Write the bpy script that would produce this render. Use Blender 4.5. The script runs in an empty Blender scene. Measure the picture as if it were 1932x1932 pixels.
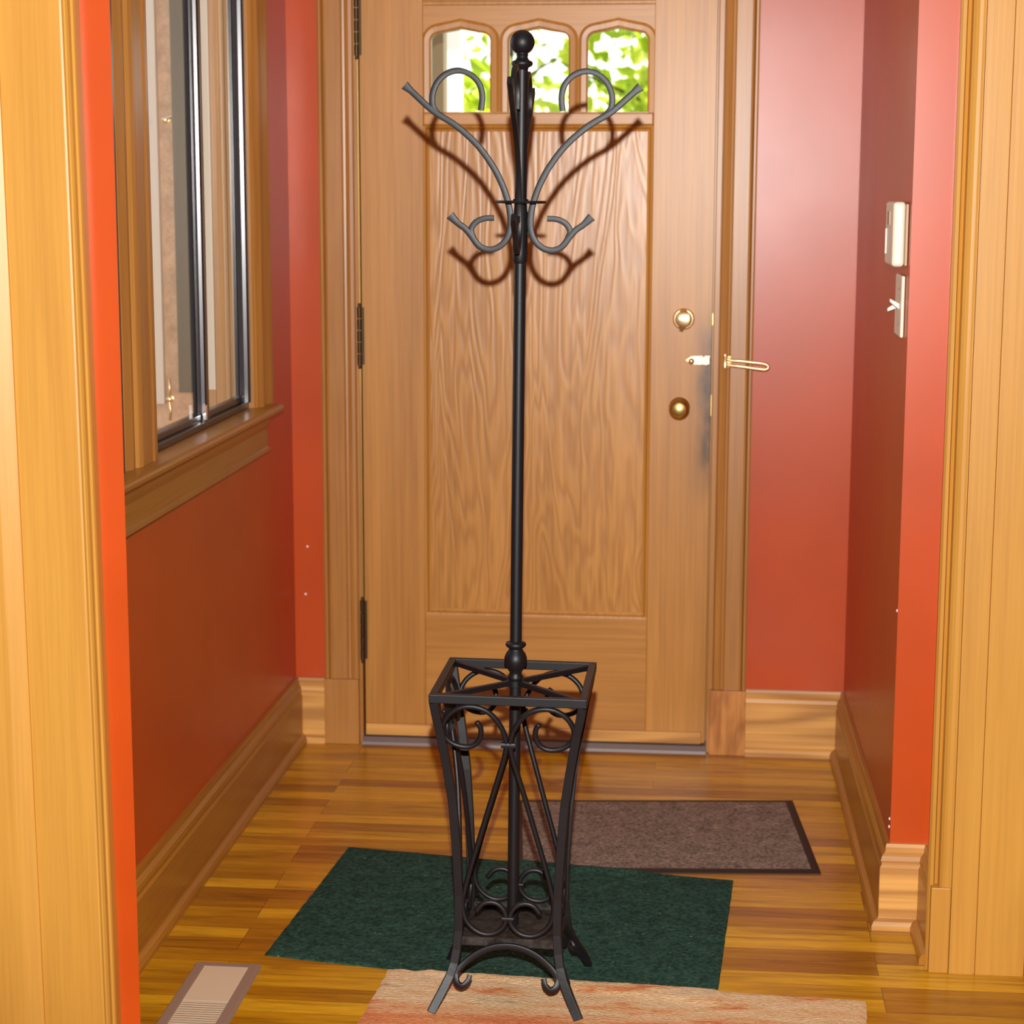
import bpy, bmesh, math, random
from mathutils import Vector, Matrix, noise
random.seed(7)
S = bpy.context.scene
COL = S.collection
PI = math.pi

# ---------------------------------------------------------------- camera
F_PX = 3716.2; YAW = .09797; PITCH = .16437; ROLL = .00228
CAM = Vector((.89977, -5.1031, 1.48893))
fw = Vector((-math.sin(YAW)*math.cos(PITCH), math.cos(YAW)*math.cos(PITCH), -math.sin(PITCH)))
rt = Vector((math.cos(YAW), math.sin(YAW), 0)); up = rt.cross(fw)
R_ = rt*math.cos(ROLL)+up*math.sin(ROLL); U_ = -rt*math.sin(ROLL)+up*math.cos(ROLL)
cd = bpy.data.cameras.new('camera'); co = bpy.data.objects.new('camera', cd); COL.objects.link(co)
m = Matrix((R_, U_, -fw)).transposed().to_4x4(); m.translation = CAM
co.matrix_world = m
cd.sensor_width = 36; cd.lens = F_PX/1932*36; cd.clip_start = .05; cd.clip_end = 200
cd.dof.use_dof = True; cd.dof.focus_distance = 3.6; cd.dof.aperture_fstop = 6.3
S.camera = co
S.view_settings.view_transform = 'Standard'; S.view_settings.look = 'None'
S.view_settings.exposure = 0.0; S.view_settings.gamma = 1; S.view_settings.use_curve_mapping = False

# ---------------------------------------------------------------- world, sun, lights
w = bpy.data.worlds.new('world'); S.world = w; w.use_nodes = True
nt = w.node_tree; bg = nt.nodes['Background']
sky = nt.nodes.new('ShaderNodeTexSky'); sky.sky_type = 'NISHITA'; sky.sun_disc = False
sky.sun_elevation = math.radians(48); sky.sun_rotation = math.radians(-40)
nt.links.new(sky.outputs[0], bg.inputs[0]); bg.inputs[1].default_value = .45

def add_light(name, kind, loc, energy, color=(1, 1, 1), size=.1, size_y=None, aim=None):
    d = bpy.data.lights.new(name, kind); d.energy = energy; d.color = color
    if kind == 'AREA':
        d.size = size
        if size_y: d.shape = 'RECTANGLE'; d.size_y = size_y
    if kind == 'POINT': d.shadow_soft_size = size
    o = bpy.data.objects.new(name, d); COL.objects.link(o); o.location = loc
    if aim is not None: o.rotation_euler = (Vector(aim)-Vector(loc)).to_track_quat('-Z', 'Y').to_euler()
    return o
sun = add_light('sun', 'SUN', (0, 20, 20), 15.0, (1, .95, .8), aim=(-3, 8, 0)); sun.data.angle = .01
sun.rotation_euler = (Vector((-.6, .2, -.75))).to_track_quat('-Z', 'Y').to_euler()
flash_loc = CAM+U_*.185+fw*.03
fl = add_light('camera_flash', 'SPOT', flash_loc, 780, (1, .985, .96), aim=flash_loc+Vector((-.10, 1, -.13)))
fl.data.shadow_soft_size = .012; fl.data.spot_size = math.radians(62); fl.data.spot_blend = .6

# ---------------------------------------------------------------- materials
def new_mat(name, base=(.5, .5, .5), rough=.5, metal=0, spec=.5, coat=0, coat_rough=.1):
    m = bpy.data.materials.new(name); m.use_nodes = True
    b = m.node_tree.nodes['Principled BSDF']
    b.inputs['Base Color'].default_value = (*base, 1); b.inputs['Roughness'].default_value = rough
    b.inputs['Metallic'].default_value = metal; b.inputs['Specular IOR Level'].default_value = spec
    b.inputs['Coat Weight'].default_value = coat; b.inputs['Coat Roughness'].default_value = coat_rough
    return m, m.node_tree.nodes, m.node_tree.links, b
def tex_coord(N, L, scale, rot=(0, 0, 0), loc=(0, 0, 0)):
    tc = N.new('ShaderNodeTexCoord'); mp = N.new('ShaderNodeMapping')
    L.new(tc.outputs['Object'], mp.inputs[0]); mp.inputs['Scale'].default_value = scale
    mp.inputs['Rotation'].default_value = rot; mp.inputs['Location'].default_value = loc
    return mp
def noise_node(N, L, src, scale, detail=4, rough=.5, dist=0):
    n = N.new('ShaderNodeTexNoise'); n.inputs['Scale'].default_value = scale
    n.inputs['Detail'].default_value = detail; n.inputs['Roughness'].default_value = rough
    n.inputs['Distortion'].default_value = dist
    L.new(src.outputs[0], n.inputs['Vector']); return n
def ramp(N, L, fac, stops):
    r = N.new('ShaderNodeValToRGB'); e = r.color_ramp.elements
    while len(e) > 1: e.remove(e[0])
    e[0].position = stops[0][0]; e[0].color = (*stops[0][1], 1)
    for p, c in stops[1:]:
        x = e.new(p); x.color = (*c, 1)
    L.new(fac, r.inputs[0]); return r
def mix(N, L, a, b, fac, mode='MIX'):
    n = N.new('ShaderNodeMix'); n.data_type = 'RGBA'; n.blend_type = mode
    for v, i in ((fac, 0), (a, 6), (b, 7)):
        if isinstance(v, (int, float)): n.inputs[i].default_value = v
        elif isinstance(v, tuple): n.inputs[i].default_value = (*v, 1)
        else: L.new(v, n.inputs[i])
    return n.outputs[2]
def bump(N, L, b, h, strength=.2, dist=.002):
    n = N.new('ShaderNodeBump'); n.inputs['Strength'].default_value = strength; n.inputs['Distance'].default_value = dist
    L.new(h, n.inputs['Height']); L.new(n.outputs[0], b.inputs['Normal'])

def wood(name, base, dark, axis='z', rough=.42, spec=.5, figure=.5, fine=1.0, coat=.0, cr=.3, bs=.25, off=(0, 0, 0), rings=26, nsc=5, str_=.12, gc=.75):
    """oiled wood: long grain along axis, cathedral figure from distorted rings"""
    m, N, L, b = new_mat(name, base, rough, spec=spec, coat=coat, coat_rough=cr)
    st = {'x': (str_, 1, 1), 'y': (1, str_, 1), 'z': (1, 1, str_)}[axis]
    mp = tex_coord(N, L, st, loc=off)
    n1 = noise_node(N, L, mp, nsc, 3, .5, .3)
    wv = N.new('ShaderNodeMath'); wv.operation = 'MULTIPLY'; L.new(n1.outputs[0], wv.inputs[0]); wv.inputs[1].default_value = rings
    sn = N.new('ShaderNodeMath'); sn.operation = 'SINE'; L.new(wv.outputs[0], sn.inputs[0])
    ma = N.new('ShaderNodeMapRange'); L.new(sn.outputs[0], ma.inputs[0]); ma.inputs[1].default_value = -1
    mp2 = tex_coord(N, L, tuple(c*(.16 if c < 1 else 1) for c in st), loc=off)
    n2 = noise_node(N, L, mp2, 150*fine, 4, .65)
    n3 = noise_node(N, L, mp, 2.2, 2)
    c1 = ramp(N, L, ma.outputs[0], [(0, dark), (.45, tuple((x+y)/2 for x, y in zip(base, dark))), (1, base)])
    col = mix(N, L, base, c1.outputs[0], figure)
    g = ramp(N, L, n2.outputs[0], [(.35, (.8, .76, .7)), (.6, (1.06, 1.05, 1.04))])
    col = mix(N, L, col, g.outputs[0], gc, 'MULTIPLY')
    g2 = ramp(N, L, n3.outputs[0], [(.3, (.88, .86, .84)), (.7, (1.08, 1.08, 1.08))])
    col = mix(N, L, col, g2.outputs[0], 1.0, 'MULTIPLY')
    L.new(col, b.inputs['Base Color'])
    h = N.new('ShaderNodeMath'); h.operation = 'ADD'; L.new(ma.outputs[0], h.inputs[0]); L.new(n2.outputs[0], h.inputs[1])
    bump(N, L, b, h.outputs[0], bs, .0006)
    return m
OAK = (.53, .240, .046); OAKD = (.38, .150, .022)
M = {}
M['door'] = wood('door_oak', OAK, OAKD, 'z', .38, .5, .35, .8)
M['doorx'] = wood('door_rail_oak', OAK, OAKD, 'x', .38, .5, .35, .8)
M['doorpanel'] = wood('door_panel_oak', (.56, .262, .056), (.36, .14, .022), 'z', .34, .5, .48, .7, bs=.5, rings=110, nsc=8, str_=.13)
M['casing'] = wood('casing_oak', (.46, .205, .046), (.34, .13, .02), 'z', .36, .5, .3)
M['casing_near'] = wood('pale_oak_casing', (.56, .265, .042), (.47, .195, .025), 'z', .42, .4, .35, gc=.4)
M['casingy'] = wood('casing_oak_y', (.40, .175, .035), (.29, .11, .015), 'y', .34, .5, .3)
M['tan_jamb'] = wood('tan_jamb_oak', (.62, .38, .18), (.50, .27, .10), 'z', .45, .4, .4)
M['plinth'] = wood('new_oak_block', (.60, .25, .06), (.36, .13, .025), 'z', .45, .4, .8, rings=60, nsc=7, str_=.3)
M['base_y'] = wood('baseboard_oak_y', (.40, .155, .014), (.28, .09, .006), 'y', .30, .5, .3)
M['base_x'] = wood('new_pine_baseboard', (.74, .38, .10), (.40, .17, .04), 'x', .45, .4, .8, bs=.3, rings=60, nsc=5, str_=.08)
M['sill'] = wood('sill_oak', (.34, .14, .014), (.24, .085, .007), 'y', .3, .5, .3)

def paint(name, base, rough=.42, spec=.5, mottling=.08):
    m, N, L, b = new_mat(name, base, rough, spec=spec)
    mp = tex_coord(N, L, (1, 1, 1))
    n = noise_node(N, L, mp, 3.0, 3); r = ramp(N, L, n.outputs[0], [(.3, (1-mottling,)*3), (.7, (1+mottling,)*3)])
    L.new(mix(N, L, base, r.outputs[0], 1.0, 'MULTIPLY'), b.inputs['Base Color'])
    n2 = noise_node(N, L, mp, 5, 2); rr = N.new('ShaderNodeMapRange'); L.new(n2.outputs[0], rr.inputs[0])
    rr.inputs[3].default_value = rough-.02; rr.inputs[4].default_value = rough+.02
    L.new(rr.outputs[0], b.inputs['Roughness'])
    n3 = noise_node(N, L, mp, 160, 3); bump(N, L, b, n3.outputs[0], .02, .0005)
    return m
M['red'] = paint('terracotta_red_paint', (.49, .060, .004), .335, .46)
M['cream_wall'] = paint('cream_paint', (.45, .36, .24), .7)
M['ceiling'] = paint('ceiling_white', (.8, .78, .72), .8)
M['siding'] = paint('exterior_siding_brown', (.14, .10, .045), .7)
M['white_ext'] = paint('exterior_white', (.8, .78, .7), .5)

def floor_mat():
    m, N, L, b = new_mat('oak_strip_floor', (.5, .25, .03), .25, spec=.38)
    tc = N.new('ShaderNodeTexCoord')
    br = N.new('ShaderNodeTexBrick'); L.new(tc.outputs['Object'], br.inputs['Vector'])
    br.offset = .37; br.offset_frequency = 3; br.squash = 1
    br.inputs['Scale'].default_value = 1; br.inputs['Brick Width'].default_value = 1.25; br.inputs['Row Height'].default_value = .057
    br.inputs['Mortar Size'].default_value = .0006; br.inputs['Mortar Smooth'].default_value = .3; br.inputs['Bias'].default_value = 0
    br.inputs['Color1'].default_value = (0, 0, 0, 1); br.inputs['Color2'].default_value = (1, 1, 1, 1); br.inputs['Mortar'].default_value = (.5, .5, .5, 1)
    tone = ramp(N, L, br.outputs['Color'], [(0, (.36, .135, .0025)), (.3, (.47, .20, .003)), (.6, (.56, .26, .004)), (1, (.72, .37, .012))])
    # grain per board: offset the noise with the board's own value
    vm = N.new('ShaderNodeVectorMath'); vm.operation = 'MULTIPLY_ADD'
    L.new(br.outputs['Color'], vm.inputs[0]); vm.inputs[1].default_value = (7, 3, 5); L.new(tc.outputs['Object'], vm.inputs[2])
    mp = N.new('ShaderNodeMapping'); L.new(vm.outputs[0], mp.inputs[0]); mp.inputs['Scale'].default_value = (.09, 1, 1)
    n1 = noise_node(N, L, mp, 34, 4, .6, .6); n2 = noise_node(N, L, mp, 190, 3, .6)
    g1 = ramp(N, L, n1.outputs[0], [(.33, (.55, .45, .35)), (.5, (.95, .93, .9)), (.68, (1.18, 1.18, 1.2))])
    g2 = ramp(N, L, n2.outputs[0], [(.35, (.85, .8, .72)), (.6, (1.04, 1.04, 1.04))])
    c = mix(N, L, tone.outputs[0], g1.outputs[0], .85, 'MULTIPLY'); c = mix(N, L, c, g2.outputs[0], .8, 'MULTIPLY')
    c = mix(N, L, c, (.10, .035, .004), br.outputs['Fac'])
    L.new(c, b.inputs['Base Color'])
    bump(N, L, b, n1.outputs[0], .05, .001)
    return m
M['floor'] = floor_mat()

def carpet(name, c1, c2, scale=350, speck=None, rough=.95):
    m, N, L, b = new_mat(name, c1, rough, spec=.1)
    mp = tex_coord(N, L, (1, 1, 1))
    n = noise_node(N, L, mp, scale, 3, .7); r = ramp(N, L, n.outputs[0], [(.35, c2), (.65, c1)])
    n0 = noise_node(N, L, mp, 22, 3, .6); r0 = ramp(N, L, n0.outputs[0], [(.3, (.75,)*3), (.7, (1.15,)*3)])
    c = mix(N, L, r.outputs[0], r0.outputs[0], 1.0, 'MULTIPLY')
    if speck:
        v = N.new('ShaderNodeTexVoronoi'); v.inputs['Scale'].default_value = 34; L.new(mp.outputs[0], v.inputs['Vector'])
        rv = ramp(N, L, v.outputs['Distance'], [(.06, (.8, .8, .8)), (.10, (0, 0, 0))])
        c = mix(N, L, c, speck, rv.outputs[0])
    L.new(c, b.inputs['Base Color']); bump(N, L, b, n.outputs[0], .8, .003)
    return m
M['green'] = carpet('green_carpet', (.042, .100, .070), (.010, .030, .021), 120, (.22, .20, .11))
M['brownmat'] = carpet('brown_ribbed_carpet', (.37, .27, .205), (.13, .09, .066), 130)
M['matborder'] = new_mat('dark_rubber_border', (.02, .012, .01), .6)[0]

def rug_mat():
    m, N, L, b = new_mat('striped_rug_wool', (.7, .5, .3), .95, spec=.1)
    tc = N.new('ShaderNodeTexCoord'); mp0 = N.new('ShaderNodeMapping'); L.new(tc.outputs['Object'], mp0.inputs[0])
    mp0.inputs['Rotation'].default_value = (0, 0, math.radians(4))
    mp0.inputs['Scale'].default_value = (.22, 1, 1)
    n = noise_node(N, L, mp0, 26, 5, .65, .3)
    r = ramp(N, L, n.outputs[0], [(.25, (.50, .085, .03)), (.36, (.74, .26, .10)), (.45, (.80, .48, .24)), (.58, (.85, .60, .36)), (.66, (.58, .42, .24)), (.74, (.75, .22, .07))])
    sx = N.new('ShaderNodeSeparateXYZ'); L.new(mp0.outputs[0], sx.inputs[0])
    band = N.new('ShaderNodeMapRange'); L.new(sx.outputs[1], band.inputs[0])
    band.inputs[1].default_value = -1.755; band.inputs[2].default_value = -1.70
    red = ramp(N, L, n.outputs[0], [(.3, (.62, .12, .04)), (.55, (.78, .30, .12)), (.7, (.80, .5, .25))])
    c = mix(N, L, red.outputs[0], r.outputs[0], band.outputs[0])
    mp = tex_coord(N, L, (.5, 1, 1)); n2 = noise_node(N, L, mp, 240, 3, .7)
    g = ramp(N, L, n2.outputs[0], [(.3, (.72, .68, .62)), (.6, (1.05, 1.05, 1.05))])
    L.new(mix(N, L, c, g.outputs[0], .9, 'MULTIPLY'), b.inputs['Base Color']); bump(N, L, b, n2.outputs[0], 1, .005)
    return m
M['rug'] = rug_mat()

def black_iron():
    m, N, L, b = new_mat('black_powder_coated_iron', (.006, .005, .006), .46, spec=.38)
    mp = tex_coord(N, L, (1, 1, 1)); n = noise_node(N, L, mp, 500, 2)
    rr = N.new('ShaderNodeMapRange'); L.new(n.outputs[0], rr.inputs[0]); rr.inputs[3].default_value = .42; rr.inputs[4].default_value = .52
    L.new(rr.outputs[0], b.inputs['Roughness']); bump(N, L, b, n.outputs[0], .12, .0006)
    return m
M['iron'] = black_iron()
M['tray'] = carpet('scuffed_black_tray', (.05, .042, .036), (.018, .014, .012), 60, None, .5)
M['brass'] = new_mat('polished_brass', (.95, .74, .42), .40, 1)[0]
M['brass_old'] = new_mat('worn_brass', (.55, .36, .12), .34, 1)[0]
M['bronze'] = new_mat('dark_bronze', (.07, .04, .018), .42, .8)[0]
M['steel'] = new_mat('grey_threshold_metal', (.30, .26, .25), .4, .6)[0]
M['blackframe'] = new_mat('black_aluminium', (.022, .018, .020), .28, .0, .6)[0]
M['chrome'] = new_mat('bright_chrome', (.9, .9, .92), .2, 1)[0]
M['plastic'] = new_mat('ivory_plastic', (.80, .72, .55), .35)[0]
M['plastic_dim'] = new_mat('beige_plastic', (.50, .33, .20), .45)[0]
M['vent_frame'] = new_mat('taupe_painted_metal', (.30, .185, .125), .5)[0]
M['vent_fin'] = new_mat('beige_painted_metal', (.60, .42, .27), .5)[0]
M['dark'] = new_mat('duct_shade_black', (.02, .015, .012), .8)[0]
M['cream'] = new_mat('cream_sash_paint', (.78, .72, .56), .4)[0]
M['tan'] = carpet('tan_blind_cloth', (.70, .50, .33), (.62, .43, .27), 120)
M['greenext'] = new_mat('grey_green_paint', (.10, .12, .085), .5)[0]
M['paste'] = new_mat('white_filler', (.85, .75, .72), .5)[0]
M['bark'] = carpet('bark', (.14, .09, .05), (.05, .03, .02), 30)

def glass_mat():
    m = bpy.data.materials.new('window_glass'); m.use_nodes = True; N = m.node_tree.nodes; L = m.node_tree.links
    N.remove(N['Principled BSDF']); out = N['Material Output']
    t = N.new('ShaderNodeBsdfTransparent'); g = N.new('ShaderNodeBsdfGlossy'); g.inputs['Roughness'].default_value = .01
    f = N.new('ShaderNodeFresnel'); f.inputs[0].default_value = 1.4; x = N.new('ShaderNodeMixShader')
    g_ = N.new('ShaderNodeNewGeometry'); inv = N.new('ShaderNodeMath'); inv.operation = 'SUBTRACT'; inv.inputs[0].default_value = 1; L.new(g_.outputs['Backfacing'], inv.inputs[1])
    mu = N.new('ShaderNodeMath'); mu.operation = 'MULTIPLY'; L.new(f.outputs[0], mu.inputs[0]); L.new(inv.outputs[0], mu.inputs[1])
    L.new(mu.outputs[0], x.inputs[0]); L.new(t.outputs[0], x.inputs[1]); L.new(g.outputs[0], x.inputs[2]); L.new(x.outputs[0], out.inputs[0])
    return m
M['glass'] = glass_mat()
def leaf_mat():
    m, N, L, b = new_mat('sunlit_leaf', (.30, .42, .03), .45)
    oi = N.new('ShaderNodeTexNoise'); mp = tex_coord(N, L, (1, 1, 1)); oi.inputs['Scale'].default_value = 1.6; L.new(mp.outputs[0], oi.inputs['Vector'])
    r = ramp(N, L, oi.outputs[0], [(.35, (.28, .40, .02)), (.5, (.50, .60, .03)), (.65, (.75, .76, .08))])
    L.new(r.outputs[0], b.inputs['Base Color'])
    tr = N.new('ShaderNodeBsdfTranslucent'); L.new(r.outputs[0], tr.inputs[0]); x = N.new('ShaderNodeMixShader'); x.inputs[0].default_value = .5
    L.new(b.outputs[0], x.inputs[1]); L.new(tr.outputs[0], x.inputs[2]); L.new(x.outputs[0], N['Material Output'].inputs[0])
    return m
M['leaf'] = leaf_mat()

def stained_door_mat():
    """stile wood with the dark hand grime along the lock edge"""
    m = M['door'].copy(); m.name = 'door_oak_grimy_edge'; N = m.node_tree.nodes; L = m.node_tree.links
    b = N['Principled BSDF']; src = b.inputs['Base Color'].links[0].from_socket
    tc = N.new('ShaderNodeTexCoord'); s = N.new('ShaderNodeSeparateXYZ'); L.new(tc.outputs['Object'], s.inputs[0])
    a = N.new('ShaderNodeMapRange'); L.new(s.outputs[0], a.inputs[0]); a.inputs[1].default_value = .852; a.inputs[2].default_value = .912; a.interpolation_type = 'SMOOTHSTEP'
    z = N.new('ShaderNodeMath'); z.operation = 'SUBTRACT'; L.new(s.outputs[2], z.inputs[0]); z.inputs[1].default_value = .93
    z2 = N.new('ShaderNodeMath'); z2.operation = 'ABSOLUTE'; L.new(z.outputs[0], z2.inputs[0])
    c = N.new('ShaderNodeMapRange'); L.new(z2.outputs[0], c.inputs[0]); c.inputs[1].default_value = .08; c.inputs[2].default_value = .30; c.inputs[3].default_value = 1; c.inputs[4].default_value = 0; c.interpolation_type = 'SMOOTHSTEP'
    mp = tex_coord(N, L, (1, 1, .5)); n = noise_node(N, L, mp, 22, 3)
    r = ramp(N, L, n.outputs[0], [(.25, (.35,)*3), (.6, (1, 1, 1))])
    f1 = N.new('ShaderNodeMath'); f1.operation = 'MULTIPLY'; L.new(a.outputs[0], f1.inputs[0]); L.new(c.outputs[0], f1.inputs[1])
    f2 = N.new('ShaderNodeMath'); f2.operation = 'MULTIPLY'; L.new(f1.outputs[0], f2.inputs[0]); L.new(r.outputs[0], f2.inputs[1])
    L.new(mix(N, L, src, (.03, .014, .010), f2.outputs[0]), b.inputs['Base Color'])
    return m
M['door_lock'] = stained_door_mat()

# ---------------------------------------------------------------- mesh helpers
def link(name, bm, mat, parent=None, smooth=False, bevel=0, label=None, kind=None, seg=2):
    me = bpy.data.meshes.new(name)
    bmesh.ops.recalc_face_normals(bm, faces=bm.faces)
    bm.to_mesh(me); bm.free()
    for mm in (mat if isinstance(mat, (list, tuple)) else [mat]): me.materials.append(mm)
    if smooth:
        for p in me.polygons: p.use_smooth = True
    o = bpy.data.objects.new(name, me); COL.objects.link(o)
    if parent is not None: o.parent = parent
    if bevel:
        b = o.modifiers.new('bevel', 'BEVEL'); b.width = bevel; b.segments = seg; b.limit_method = 'ANGLE'; b.angle_limit = math.radians(40)
        b.harden_normals = False
    if smooth == 'auto':
        e = o.modifiers.new('es', 'EDGE_SPLIT'); e.split_angle = math.radians(38)
    if label: o['label'] = label
    if kind: o['kind'] = kind
    return o
def empty(name, loc=(0, 0, 0), rot=(0, 0, 0), label=None, cat=None, group=None, kind=None):
    o = bpy.data.objects.new(name, None); COL.objects.link(o); o.location = loc; o.rotation_euler = rot
    o.empty_display_size = .05
    if label: o['label'] = label
    if cat: o['category'] = cat
    if group: o['group'] = group
    if kind: o['kind'] = kind
    return o
def box(bm, a, b):
    (x0, y0, z0), (x1, y1, z1) = a, b
    vs = [bm.verts.new(p) for p in ((x0, y0, z0), (x1, y0, z0), (x1, y1, z0), (x0, y1, z0), (x0, y0, z1), (x1, y0, z1), (x1, y1, z1), (x0, y1, z1))]
    for f in ((0, 1, 2, 3), (4, 5, 6, 7), (0, 1, 5, 4), (1, 2, 6, 5), (2, 3, 7, 6), (3, 0, 4, 7)): bm.faces.new([vs[i] for i in f])
    return bm
def B(a, b): return box(bmesh.new(), a, b)
def prism(bm, pts0, pts1):
    a = [bm.verts.new(p) for p in pts0]; b = [bm.verts.new(p) for p in pts1]; n = len(a)
    bm.faces.new(a); bm.faces.new(b)
    for i in range(n): bm.faces.new((a[i], a[(i+1) % n], b[(i+1) % n], b[i]))
    return bm
def spline(pts, n=8):
    out = []; P = [Vector(p) for p in pts]; P = [P[0]*2-P[1]]+P+[P[-1]*2-P[-2]]
    for i in range(1, len(P)-2):
        p0, p1, p2, p3 = P[i-1:i+3]
        for k in range(n):
            t = k/n
            out.append(.5*((2*p1)+(-p0+p2)*t+(2*p0-5*p1+4*p2-p3)*t*t+(-p0+3*p1-3*p2+p3)*t**3))
    out.append(P[-2].copy()); return out
def sweep(bm, path, section, normal=None, scale=None, cap=True):
    """sweep a 2D section (a along side, b along normal) along a path; normal = fixed plane normal, or transported"""
    n = len(path); rings = []; nn = Vector(normal) if normal else None
    side_prev = None
    for i, p in enumerate(path):
        t = (path[min(i+1, n-1)]-path[max(i-1, 0)]).normalized()
        if nn is not None:
            nb = (nn-t*nn.dot(t)).normalized(); sd = t.cross(nb).normalized()
        else:
            if side_prev is None:
                a = Vector((0, 0, 1)) if abs(t.z) < .9 else Vector((1, 0, 0)); side_prev = t.cross(a).normalized()
            sd = (side_prev-t*side_prev.dot(t)).normalized(); nb = sd.cross(t); side_prev = sd
        s = scale(i/(n-1)) if scale else (1, 1)
        if not isinstance(s, tuple): s = (s, s)
        rings.append([bm.verts.new(p+sd*a*s[0]+nb*b*s[1]) for a, b in section])
    k = len(section)
    for i in range(n-1):
        for j in range(k): bm.faces.new((rings[i][j], rings[i][(j+1) % k], rings[i+1][(j+1) % k], rings[i+1][j]))
    if cap: bm.faces.new(rings[0]); bm.faces.new(rings[-1])
    return bm
def circ(r, n=12): return [(r*math.cos(2*PI*i/n), r*math.sin(2*PI*i/n)) for i in range(n)]
def rrect(w, h, c=.25):
    w /= 2; h /= 2; q = min(w, h)*c*2; o = []
    for sx, sy, a0 in ((1, 1, 0), (-1, 1, 90), (-1, -1, 180), (1, -1, 270)):
        for k in range(3):
            a = math.radians(a0+45*k); o.append((sx*(w-q)+q*math.cos(a), sy*(h-q)+q*math.sin(a)))
    return o
def tube(bm, pts, r, n=12, sp=8, scale=None):
    return sweep(bm, spline(pts, sp) if sp else [Vector(p) for p in pts], circ(r, n), scale=scale)
def lathe(bm, prof, c=(0, 0, 0), axis='z', n=28):
    rings = []; c = Vector(c)
    for r, h in prof:
        ring = []
        for i in range(n):
            a = 2*PI*i/n; u, v = r*math.cos(a), r*math.sin(a)
            ring.append(bm.verts.new(c+(Vector((u, v, h)) if axis == 'z' else Vector((u, h, v)) if axis == 'y' else Vector((h, u, v)))))
        rings.append(ring)
    for i in range(len(rings)-1):
        for j in range(n): bm.faces.new((rings[i][j], rings[i][(j+1) % n], rings[i+1][(j+1) % n], rings[i+1][j]))
    if prof[0][0] > 1e-6: bm.faces.new(rings[0])
    if prof[-1][0] > 1e-6: bm.faces.new(rings[-1])
    bmesh.ops.remove_doubles(bm, verts=bm.verts, dist=1e-6)
    return bm
def struct(name, bm, mat, parent=None, **k):
    return link(name, bm, mat, parent, kind=None if parent else 'structure', **k)

# ---------------------------------------------------------------- room shell
XL, XR = -.1875, 1.277
XO = -.331                         # outer face of the left wall
XRC = 1.289                       # the right wall runs slightly out of square to this corner
YC = -1.215                       # corner of the right stub
YN = -1.90                        # near stub on the left
CEIL = 2.62
struct('floor', B((-2.6, -8, -.06), (4.2, .02, 0)), M['floor'])
bm = bmesh.new(); box(bm, (-2.6, -8, CEIL), (4.2, -1.63, CEIL+.1)); box(bm, (XO, -1.63, CEIL), (4.3, .16, CEIL+.1)); struct('ceiling', bm, M['ceiling'])
# door wall with the door opening
DW0, DW1, DH = -.004, .926, 2.06
bm = bmesh.new()
box(bm, (XO, 0, 0), (DW0-.012, .14, CEIL)); box(bm, (DW1+.006, 0, 0), (1.8, .14, CEIL)); box(bm, (DW0-.012, 0, DH), (DW1+.006, .14, CEIL))
struct('wall_back', bm, M['red'])
# left wall with window opening
WZ0, WZ1 = .95, 2.2
WY0, WY1 = -1.35, -.43            # far window unit
bm = bmesh.new()
box(bm, (XO, -1.85, 0), (XL, -.0005, WZ0-.02)); box(bm, (XO, -1.85, WZ1), (XL, -.0005, CEIL))
box(bm, (XO, WY1, WZ0-.02), (XL, -.0005, WZ1))
struct('wall_left', bm, M['red'])
STUB = [(-.60, YN), (-.072, YN), (XL, -1.63), (-.60, -1.63)]     # splayed reveal
struct('wall_left_stub', prism(bmesh.new(), [(x, y, 0) for x, y in STUB], [(x, y, CEIL) for x, y in STUB]), M['red'])
# right wall, stub and return
bm = bmesh.new()
XS = 1.366
prism(bm, [(XR, 0, 0), (XRC, YC, 0), (XS, YC, 0), (XS, -1.43, 0), (1.75, -1.43, 0), (1.75, 0, 0)],
      [(XR, 0, CEIL), (XRC, YC, CEIL), (XS, YC, CEIL), (XS, -1.43, CEIL), (1.75, -1.43, CEIL), (1.75, 0, CEIL)])
struct('wall_right', bm, M['red'])
# rest of the room behind the camera
bm = bmesh.new(); box(bm, (1.75, -1.43, 0), (4.2, -1.30, CEIL)); struct('wall_right_room', bm, M['cream_wall'])
struct('wall_left_room', B((-2.6, YN-.0, 0), (-.60, -1.76, CEIL)), M['cream_wall'])
struct('wall_far_left', B((-2.7, -8, 0), (-2.6, -1.76, CEIL)), M['cream_wall'])
struct('wall_far_right', B((4.2, -8, 0), (4.3, -1.3, CEIL)), M['cream_wall'])
struct('wall_front', B((-2.7, -8.1, 0), (4.3, -8, CEIL)), M['cream_wall'])

# ---------------------------------------------------------------- baseboards
BP = [(0, 0), (.034, 0), (.034, .010), (.030, .018), (.0215, .0225), (.020, .025), (.020, .128), (.0165, .134), (.0165, .138), (.0185, .143), (.016, .152), (.009, .160), (.009, .168), (.007, .1755), (0, .1755)]
def base_run(bm, p0, p1, n0, n1):
    """profile (outward, up) run from p0 to p1; n0/n1 = outward (possibly mitred) vectors"""
    prism(bm, [(p0[0]+n0[0]*u, p0[1]+n0[1]*u, v) for u, v in BP], [(p1[0]+n1[0]*u, p1[1]+n1[1]*u, v) for u, v in BP])
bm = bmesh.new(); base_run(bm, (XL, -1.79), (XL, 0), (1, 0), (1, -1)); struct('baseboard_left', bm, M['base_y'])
bm = bmesh.new(); base_run(bm, (XL, 0), (-.104, 0), (1, -1), (0, -1)); struct('baseboard_back_left', bm, M['base_x'])
bm = bmesh.new(); base_run(bm, (1.021, 0), (XR, 0), (0, -1), (-1, -1)); struct('baseboard_back_right', bm, M['base_x'])
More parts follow.
